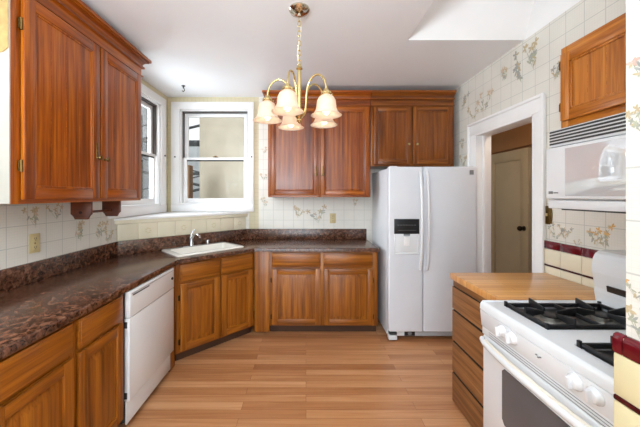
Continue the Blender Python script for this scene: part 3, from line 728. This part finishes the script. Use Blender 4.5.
ub = thing('upper_cabinet', 'red-brown two-door wall cabinet over the back counter beside the window', 'cabinet', (-.435, 3.265, 0), 0, 'red-brown wall cabinets')
upper(ub, 1.172, .348, 1.445, 2.49, 2.65, [(.03, .572), (.606, 1.15)], up_v, up_h, ends=(True, False), knobs=[(.548, 1.70, True), (.63, 1.70, True)], st=.055)
UO = dict(dark=srgb(98, 46, 3), mid=srgb(136, 72, 8), light=srgb(168, 98, 20))
uo_v = wood('brown_oak_vertical', axis='Z', rough=.32, coat=.12, **UO); uo_h = wood('brown_oak_horizontal', axis='X', rough=.32, coat=.12, **UO)
uf = thing('upper_cabinet', 'short two-door wall cabinet above the refrigerator', 'cabinet', (.742, 3.265, 0), 0, 'red-brown wall cabinets')
upper(uf, .95, .348, 1.80, 2.49, 2.65, [(.035, .455), (.482, .915)], uo_v, uo_h, ends=(False, False), knobs=[(.42, 2.045, False), (.515, 2.045, False)], kn=brass, st=.05)

ph = thing('paper_towel_holder', 'empty dark wood paper towel holder under the left wall cabinet', 'towel holder', (-1.53, 1.95, 1.425))
for y in (0, .30):
    b = MB(); b.prism([(-.075, 0), (.065, 0), (.065, -.085), (.05, -.1), (.04, -.122), (-.045, -.122), (-.058, -.1), (-.075, -.085)], 'Y', y-.009, y+.009, dark_wood, bev=.002)
    b.cyl((-.005, -.075), 'Y', .010, y-.013, y-.008, gap_black); b.build('bracket', ph)
b = MB(); b.cyl((-.005, -.075), 'Y', .009, .008, .292, dark_wood); b.build('dowel', ph)

# ------------------------------------------------------------------ refrigerator
fr = thing('refrigerator', 'white side-by-side refrigerator with water dispenser', 'refrigerator', (.832, 2.86, 0))
FW, FH = .884, 1.755
b = MB(); b.box(.004, FW-.004, .075, .735, .03, FH-.012, white_fridge, .006); b.build('cabinet_body', fr)
sx = .345
def fdoor(nm, x0, x1):
    b = MB(); b.box(x0, x1, 0, .072, .095, FH, white_fridge, .014, 4); return b.build(nm, fr)
fz = fdoor('freezer_door', 0, sx-.004); fdr = fdoor('refrigerator_door', sx+.004, FW)
b = MB(); b.box(.052, .305, -.006, .002, 1.08, 1.23, black_m, .004)
for k in range(7): b.box(.085+k*.028, .1+k*.028, -.0075, -.005, 1.165, 1.172, grey_text)
b.box(.09, .27, -.0075, -.005, 1.115, 1.118, grey_text); b.build('dispenser_panel', fz)
b = MB(); b.box(.052, .305, -.004, .001, .875, 1.08, white_app, .003)
for q in ((.052, .066, .875, 1.08), (.291, .305, .875, 1.08), (.052, .305, .875, .892)): b.box(q[0], q[1], -.012, .001, q[2], q[3], white_app, .004)
b.box(.145, .21, -.012, -.002, 1.062, 1.08, grey_text, .004); b.box(.15, .205, -.014, -.002, .96, 1.05, white_trim, .004); b.build('dispenser_recess', fz)
for x, par in ((sx-.032, fz), (sx+.034, fdr)):
    b = MB(); pts = []
    for k in range(15):
        f = k/14; z = .72+f*.99; bow = math.sin(f*PI)**.7
        pts.append((x, -.008-.05*bow, z))
    b.tube(pts, [.016]*15, white_app, 12, rx=.8); b.build('handle', par)
b = MB(); b.box(.02, FW-.02, .04, .07, .035, .09, white_app, .004)
for k in range(4): b.box(.28, FW-.03, .037, .042, .043+k*.012, .047+k*.012, grey_text)
b.build('base_grille', fr)
b = MB(); b.box(.0, .085, .0, .07, .012, .058, white_app, .006); b.box(.01, .085, .01, .06, .062, .085, dgrey, .003); b.build('hinge_cover', fr)
b = MB(); b.box(.168, .276, .034, .041, .04, .091, black_m, .002); b.lathe([(0, 0), (.02, 0), (.02, .002), (0, .002)], (0, 0, 0), grey_text, 20, Matrix.Translation((.222, .034, .066)) @ Matrix.Rotation(PI/2, 4, 'X')); b.build('energy_label', fr)
for x in (.06, FW-.06):
    b = MB(); b.cyl((x, .1), 'Z', .022, 0, .035, dgrey); b.build('foot', fr)
for x in (.02, FW-.09): b = MB(); b.box(x, x+.07, .02, .12, FH-.012, FH+.008, white_app, .004); b.build('hinge_cap', fr)
b = MB(); b.box(.81, .85, -.003, .002, FH-.08, FH-.035, grey_text, .001); b.build('badge', fdr)

# ------------------------------------------------------------------ drawer unit with butcher block
MR = -PI/2
du = thing('drawer_unit', 'oak drawer unit under the butcher block top', 'drawer unit', (1.045, 2.03, 0), MR)
b = MB(); b.box(0, .50, .02, .67, .03, .87, dr_v); b.box(.003, .497, .009, .02, .0, .86, gap_black); b.box(.02, .48, .05, .65, 0, .03, gap_black); b.build('carcass', du)
for z0, z1 in ((.668, .822), (.447, .656), (.226, .435), (.012, .214)):
    b = MB(); b.box(0, .50, -.004, .016, z0, z1, dr_h, .003); b.prism([(-.004, z1-.001), (.016, z1-.001), (.016, z1+.006)], 'X', 0.004, .496, gap_black); b.build('drawer', du)
b = MB(); b.box(.0, .50, .004, .02, .826, .87, dr_h, .002); b.build('top_rail', du)
b = MB(); b.box(-.012, .507, -.014, .672, .872, .914, butcher_m, .004)
bb = b.build('butcher_block'); bb.location = (1.045, 2.03, 0); bb.rotation_euler = (0, 0, MR)
tag(bb, 'maple butcher block counter slab between stove and doorway', 'countertop')

# ------------------------------------------------------------------ stove
sv = thing('stove', 'white gas stove with black cast iron grates', 'stove', (.925, 1.50, 0), MR)
SWD = .765
b = MB(); b.box(.003, SWD-.003, .03, .795, .03, .872, white_app, .004); b.build('body', sv)
b = MB()
# cooktop with two recessed burner wells
wells = [(.055, .325), (.44, .71)]; wy0, wy1 = .07, .56; zc = .914
xs = [0, wells[0][0], wells[0][1], wells[1][0], wells[1][1], SWD]
for k in (0, 2, 4): b.box(xs[k], xs[k+1], .006, .60, zc-.04, zc, white_app, .0)
for k in (1, 3):
    b.box(xs[k], xs[k+1], .006, wy0, zc-.04, zc, white_app); b.box(xs[k], xs[k+1], wy1, .60, zc-.04, zc, white_app)
    b.box(xs[k], xs[k+1], wy0, wy1, zc-.04, zc-.022, well_black)
b.prism([(.006, zc-.04), (.006, zc), (-.002, zc-.004), (-.008, zc-.014), (-.010, zc-.04)], 'X', 0, SWD, white_app)
b.box(.0, SWD, .006, .60, zc-.044, zc-.036, white_app, .0)
b.box(.0, .012, .0, .60, zc-.004, zc+.004, white_app, .003); b.box(SWD-.012, SWD, .0, .60, zc-.004, zc+.004, white_app, .003)
b.build('cooktop', sv)
b = MB()
b.hexa([(0, -.004, .785), (SWD, -.004, .785), (SWD, .04, .785), (0, .04, .785), (0, -.012, .872), (SWD, -.012, .872), (SWD, .04, .872), (0, .04, .872)], white_app, .006)
for x in (.205, .365, .60): 
    for k in range(3): b.box(x+.01*k, x+.006+.01*k, -.0135, -.009, .835-.006*(k % 2), .838-.006*(k % 2), grey_text)
b.build('control_panel', sv)
for x in (.170, .236, .532, .60):
    kb = MB(); Mk = Matrix.Translation((x, -.008, .836)) @ Matrix.Rotation(PI/2+.09, 4, 'X')
    kb.lathe([(0, 0), (.028, 0), (.028, .005), (.025, .008), (.021, .018), (.018, .020), (0, .020)], (0, 0, 0), white_app, 28, Mk)
    kb.box(-.006, .006, -.021, .021, .008, .034, white_app, .003, M=Mk); kb.build('knob', sv)
od = None
b = MB(); b.box(.006, SWD-.006, .0, .032, .235, .745, white_app, .010, 3); od = b.build('oven_door', sv)
b = MB()
for k in range(3): b.box(.06, SWD-.06, -.0008, .012, .752+.011*k, .7545+.011*k, grey_text)
b.box(.004, SWD-.004, .0, .03, .747, .788, white_app, .002); b.build('vent_strip', sv)
b = MB(); b.prism([(x, z) for x, z in ((.16, .42), (.175, .40), (.59, .40), (.605, .42), (.605, .645), (.59, .66), (.175, .66), (.16, .645))], 'Y', -.004, .004, oven_glass); b.build('oven_window', od)
b = MB(); pts = []
for k in range(17):
    f = k/16; pts.append((.02+f*(SWD-.04), -.010-.034*math.sin(f*PI)**.5, .722))
b.tube(pts, .017, white_app, 12, rx=.75)
b.tube([(p[0], p[1]+.004, p[2]+.015) for p in pts[1:-1]], .008, ivory_plastic, 8); b.build('oven_handle', od)
b = MB(); b.box(.006, SWD-.006, .002, .032, .06, .225, white_app, .008, 3); b.build('storage_drawer', sv)
b = MB(); b.box(.03, SWD-.03, .06, .7, .0, .05, dgrey); b.build('plinth', sv)
for w0, w1 in wells:
    g = MB(); x0, x1 = w0+.012, w1-.012; y0, y1 = wy0+.01, wy1-.01; zt = zc+.028; h = .016
    for a in (x0, x1-.012): g.box(a, a+.012, y0, y1, zc-.004, zc+.014, iron, .002)
    for a in (y0, y1-.012, (y0+y1)/2-.006): g.box(x0, x1, a, a+.012, zc-.004, zc+.014, iron, .002)
    xm = (x0+x1)/2
    for cy in (y0+(y1-y0)*.25, y0+(y1-y0)*.75):
        for dx, dy in ((1, 0), (-1, 0), (0, 1), (0, -1)):
            ex = xm+dx*(x1-x0)/2; ey = cy+dy*(y1-y0)*.25; ix = xm+dx*.032; iy = cy+dy*.032
            px, py = (-dy, dx); t_ = .0045
            pts = []
            for (qx, qy, zl, zh) in ((ex, ey, zc-.004, zc+.040), (ix, iy, zc+.010, zc+.024)):
                pts.append(((qx, qy), zl, zh))
            (e0, zl0, zh0), (e1, zl1, zh1) = pts
            g.hexa([(e0[0]+px*t_, e0[1]+py*t_, zl0), (e0[0]-px*t_, e0[1]-py*t_, zl0), (e1[0]-px*t_, e1[1]-py*t_, zl1), (e1[0]+px*t_, e1[1]+py*t_, zl1),
                    (e0[0]+px*t_, e0[1]+py*t_, zh0), (e0[0]-px*t_, e0[1]-py*t_, zh0), (e1[0]-px*t_, e1[1]-py*t_, zh1), (e1[0]+px*t_, e1[1]+py*t_, zh1)], iron, .0015)
    for ax in (x0, x1):
        for ay in (y0, y1): g.box(ax-.006 if ax == x1 else ax-.006, ax+.006, ay-.006, ay+.006, zc-.022, zc+.022, iron, .002)
    g.build('grate', sv)
    for cy in (y0+(y1-y0)*.25, y0+(y1-y0)*.75):
        q = MB(); q.lathe([(0, -.022), (.06, -.022), (.055, -.014), (.038, -.012), (.036, .0), (0, .0)], (xm, cy, zc), alu, 28); q.lathe([(0, .0), (.034, .0), (.034, .006), (.028, .009), (0, .009)], (xm, cy, zc), iron, 28); q.build('burner', sv)
# curved backguard
prof = [(.60, .90), (.588, .97), (.592, .99), (.585, 1.03), (.576, 1.07), (.576, 1.10), (.582, 1.14), (.594, 1.165), (.612, 1.178), (.65, 1.182), (.80, 1.182), (.80, .90)]
b = MB(); b.prism(prof, 'X', 0, SWD, white_app, bev=.004); bgd = b.build('backguard', sv)
b = MB(); b.hexa([(.07, .584, .985), (SWD-.04, .584, .985), (SWD-.04, .61, .985), (.07, .61, .985), (.07, .580, 1.016), (SWD-.04, .580, 1.016), (SWD-.04, .61, 1.016), (.07, .61, 1.016)], black_m, .002); b.build('display_strip', bgd)

# ------------------------------------------------------------------ over-the-range microwave and cabinet
mw = thing('microwave', 'white over-the-range microwave with top vent grille', 'microwave', (1.29, 1.52, 1.40), MR)
MW = .775
b = MB(); b.box(.002, MW-.002, .02, .455, .03, .405, white_app, .004); b.box(.0, MW, .0, .455, .0, .045, white_app, .006); b.box(.07, MW-.05, .01, .40, -.006, .002, dgrey); b.build('body', mw)
b = MB(); b.box(0, MW, .004, .03, .32, .408, white_app, .004)
for k in range(5): b.box(.008, MW-.012, .002, .006, .331+k*.0155, .340+k*.0155, dgrey)
b.build('vent_grille', mw)
b = MB(); b.box(.0, .58, -.012, .02, .05, .315, white_app, .008, 3); d_ = b.build('door', mw)
b = MB(); b.box(.115, .56, -.0145, -.010, .065, .30, mw_glass, .002); b.build('door_window', d_)
b = MB(); b.box(.02, .045, -.0135, -.011, .075, .09, grey_text); b.box(.05, .075, -.0135, -.011, .078, .084, grey_text); b.build('badge', d_)
b = MB(); b.box(.584, MW, -.012, .02, .05, .315, white_app, .006); b.build('control_panel', mw)
cu = thing('upper_cabinet', 'orange oak cabinet above the microwave', 'cabinet', (1.36, 1.52, 1.812), MR, 'orange oak wall cabinets')
b = MB(); b.box(0, .772, .02, .388, .0, .435, ob_v, .001); b.build('carcass', cu)
b = MB(); b.box(0, .04, 0, .02, 0, .435, ob_v, .001); b.box(.37, .40, 0, .02, 0, .435, ob_v, .001); b.box(.735, .772, 0, .02, 0, .435, ob_v, .001); b.box(.04, .37, 0, .02, .38, .435, ob_h, .001); b.box(.40, .735, 0, .02, .38, .435, ob_h, .001); b.box(.04, .735, 0.0005, .02, 0, .05, ob_h, .001); b.build('face_frame', cu)
for x0, x1, hx in ((.018, .378, -.004), (.392, .755, .76)):
    d_ = raised_door(cu, x0, x1, .045, .395, ob_v, ob_h, st=.05, flat=True)
    for z in (.12, .34): hinge(d_, x0-.006 if hx < .1 else x1+.006, z, -.012, brass_old, .045)

# ------------------------------------------------------------------ electrical plates
def outlet(label, loc, rot):
    o = thing('wall_outlet', label, 'outlet', loc, rot, 'beige wall outlets')
    b = MB(); b.box(-.038, .038, -.006, -.0008, -.062, .062, plate_m, .003); b.build('cover_plate', o)
    for z in (-.028, .028):
        b = MB(); b.box(-.017, .017, -.0085, -.005, z-.015, z+.015, plate_m, .004)
        for x in (-.006, .006): b.box(x-.0012, x+.0012, -.0092, -.008, z-.002, z+.008, black_m)
        b.cyl((0, z-.008), 'Y', .0025, -.0092, -.008, black_m, 10); b.build('receptacle', o)
    b = MB(); b.cyl((0, 0), 'Y', .004, -.0085, -.005, brass_old, 12); b.build('screw', o)
outlet('beige outlet on the left wall above the brown counter', (XL, 1.834, 1.16), PL)
outlet('beige outlet on the back wall above the counter beside the refrigerator', (.34, YB, 1.175), 0)
sp_ = thing('switch_plate', 'ornate aged brass switch plate beside the doorway', 'switch plate', (XR, 2.06, 1.325), MR)
b = MB(); pts = []
for k in range(40):
    a = 2*PI*k/40; c, s = math.cos(a), math.sin(a); f = 1+.05*math.cos(8*a)
    pts.append((.037*f*math.copysign(abs(c)**.35, c), .064*f*math.copysign(abs(s)**.35, s)))
b.prism(pts, 'Y', -.007, -.0008, brass_old, bev=.001)
for k in range(8):
    z = -.05+k*.0145
    for x in (-.025, .025): b.sphere((x, -.007, z), .006, brass_old, 8)
b.build('cover_plate', sp_)
b = MB(); b.box(-.005, .005, -.018, -.006, -.008, .012, plate_m, .002); b.build('toggle', sp_)

# ------------------------------------------------------------------ chandelier
CX, CY = -.045, 1.90
ch = thing('chandelier', 'brass five-arm chandelier with frosted bell shades, lit', 'chandelier', (CX, CY, ZC))
b = MB(); b.lathe([(0, 0), (.068, -.001), (.07, -.008), (.06, -.022), (.03, -.034), (.012, -.036), (.01, -.05), (0, -.052)], (0, 0, 0), nickel); b.build('ceiling_canopy', ch)
b = MB(); zt_, zb_ = -.05, -.375; nl = 10; pit = (zt_-zb_)/nl
for k in range(nl):
    z = zt_-pit*(k+.5); pts = []
    for i in range(14):
        a = 2*PI*i/14; r_a = .011*math.cos(a); zz = (pit*.62)*math.sin(a)
        pts.append((r_a, 0, z+zz) if k % 2 else (0, r_a, z+zz))
    b.tube(pts, .0028, brass, 8, closed=True)
b.tube([(.012*math.sin(f*6)/1.0, .006*math.cos(f*5), zt_-(zt_-zb_)*f) for f in [i/24 for i in range(25)]], .0022, ivory_plastic, 6)
b.build('chain', ch)
b = MB(); b.lathe([(0, -.37), (.006, -.37), (.018, -.385), (.022, -.40), (.011, -.41), (.013, -.42), (.013, -.66), (.022, -.67), (.036, -.69), (.036, -.71), (.022, -.725), (.015, -.735), (.018, -.745), (.010, -.76), (0, -.765)], (0, 0, 0), brass); b.build('column', ch)
RA = .212
for k in range(5):
    a = PI+2*PI*k/5; u_ = Vector((math.cos(a), math.sin(a), 0))
    arc = [(.02, -.715), (.045, -.69), (.055, -.64), (.06, -.57), (.078, -.51), (.115, -.475), (.155, -.475), (.19, -.505), (.207, -.55), (RA, -.585)]
    # smooth through control points
    P = []
    for i in range(len(arc)-1):
        p0 = arc[max(i-1, 0)]; p1 = arc[i]; p2 = arc[i+1]; p3 = arc[min(i+2, len(arc)-1)]
        for s in range(4):
            f = s/4
            P.append(tuple(.5*((2*p1[j])+(-p0[j]+p2[j])*f+(2*p0[j]-5*p1[j]+4*p2[j]-p3[j])*f*f+(-p0[j]+3*p1[j]-3*p2[j]+p3[j])*f**3) for j in (0, 1)))
    P.append(arc[-1])
    b = MB(); b.tube([u_*r+Vector((0, 0, z)) for r, z in P], .0065, brass, 10); arm = b.build('arm', ch)
    c = u_*RA
    b = MB(); b.lathe([(0, -.58), (.016, -.58), (.02, -.592), (.032, -.60), (.034, -.612), (.028, -.62), (0, -.62)], (c.x, c.y, 0), brass, 20)
    for q in range(3):
        aa = 2*PI*q/3+.3; b.sphere((c.x+.04*math.cos(aa), c.y+.04*math.sin(aa), -.61), .006, brass, 8)
    b.build('socket_cup', arm)
    b = MB(); prof = [(.028, -.617), (.033, -.622), (.048, -.633), (.058, -.652), (.061, -.675), (.063, -.698), (.071, -.72), (.084, -.736), (.097, -.744)]
    inner = [(r-.003, z) for r, z in prof[::-1]]
    b.lathe(prof+inner, (c.x, c.y, 0), shade_m, 36); b.build('shade', arm)
    b = MB(); b.lathe([(0, -.62), (.012, -.62), (.012, -.64), (.022, -.665), (.027, -.70), (.022, -.725), (.010, -.738), (0, -.74)], (c.x, c.y, 0), bulb_m, 20); b.build('bulb', arm)
    ld = bpy.data.lights.new('bulb_light', 'POINT'); ld.energy = .28; ld.color = (1, .88, .72); ld.shadow_soft_size = .02
    lo = bpy.data.objects.new('bulb_light', ld); COL.objects.link(lo); lo.location = (CX+c.x, CY+c.y, ZC-.752)

hk = MB(); hk.lathe([(0, 0), (.02, 0), (.02, -.006), (.008, -.01), (.008, -.02), (.006, -.03), (0, -.03)], (0, 0, 0), black_m, 16)
hk.tube([(0, 0, -.028), (.012, 0, -.038), (.014, 0, -.055), (.0, 0, -.068), (-.014, 0, -.058)], .0045, black_m, 8)
hk = hk.build('ceiling_hook'); hk.location = (-1.39, 3.23, ZC); tag(hk, 'small black hook screwed into the ceiling near the window', 'hook')
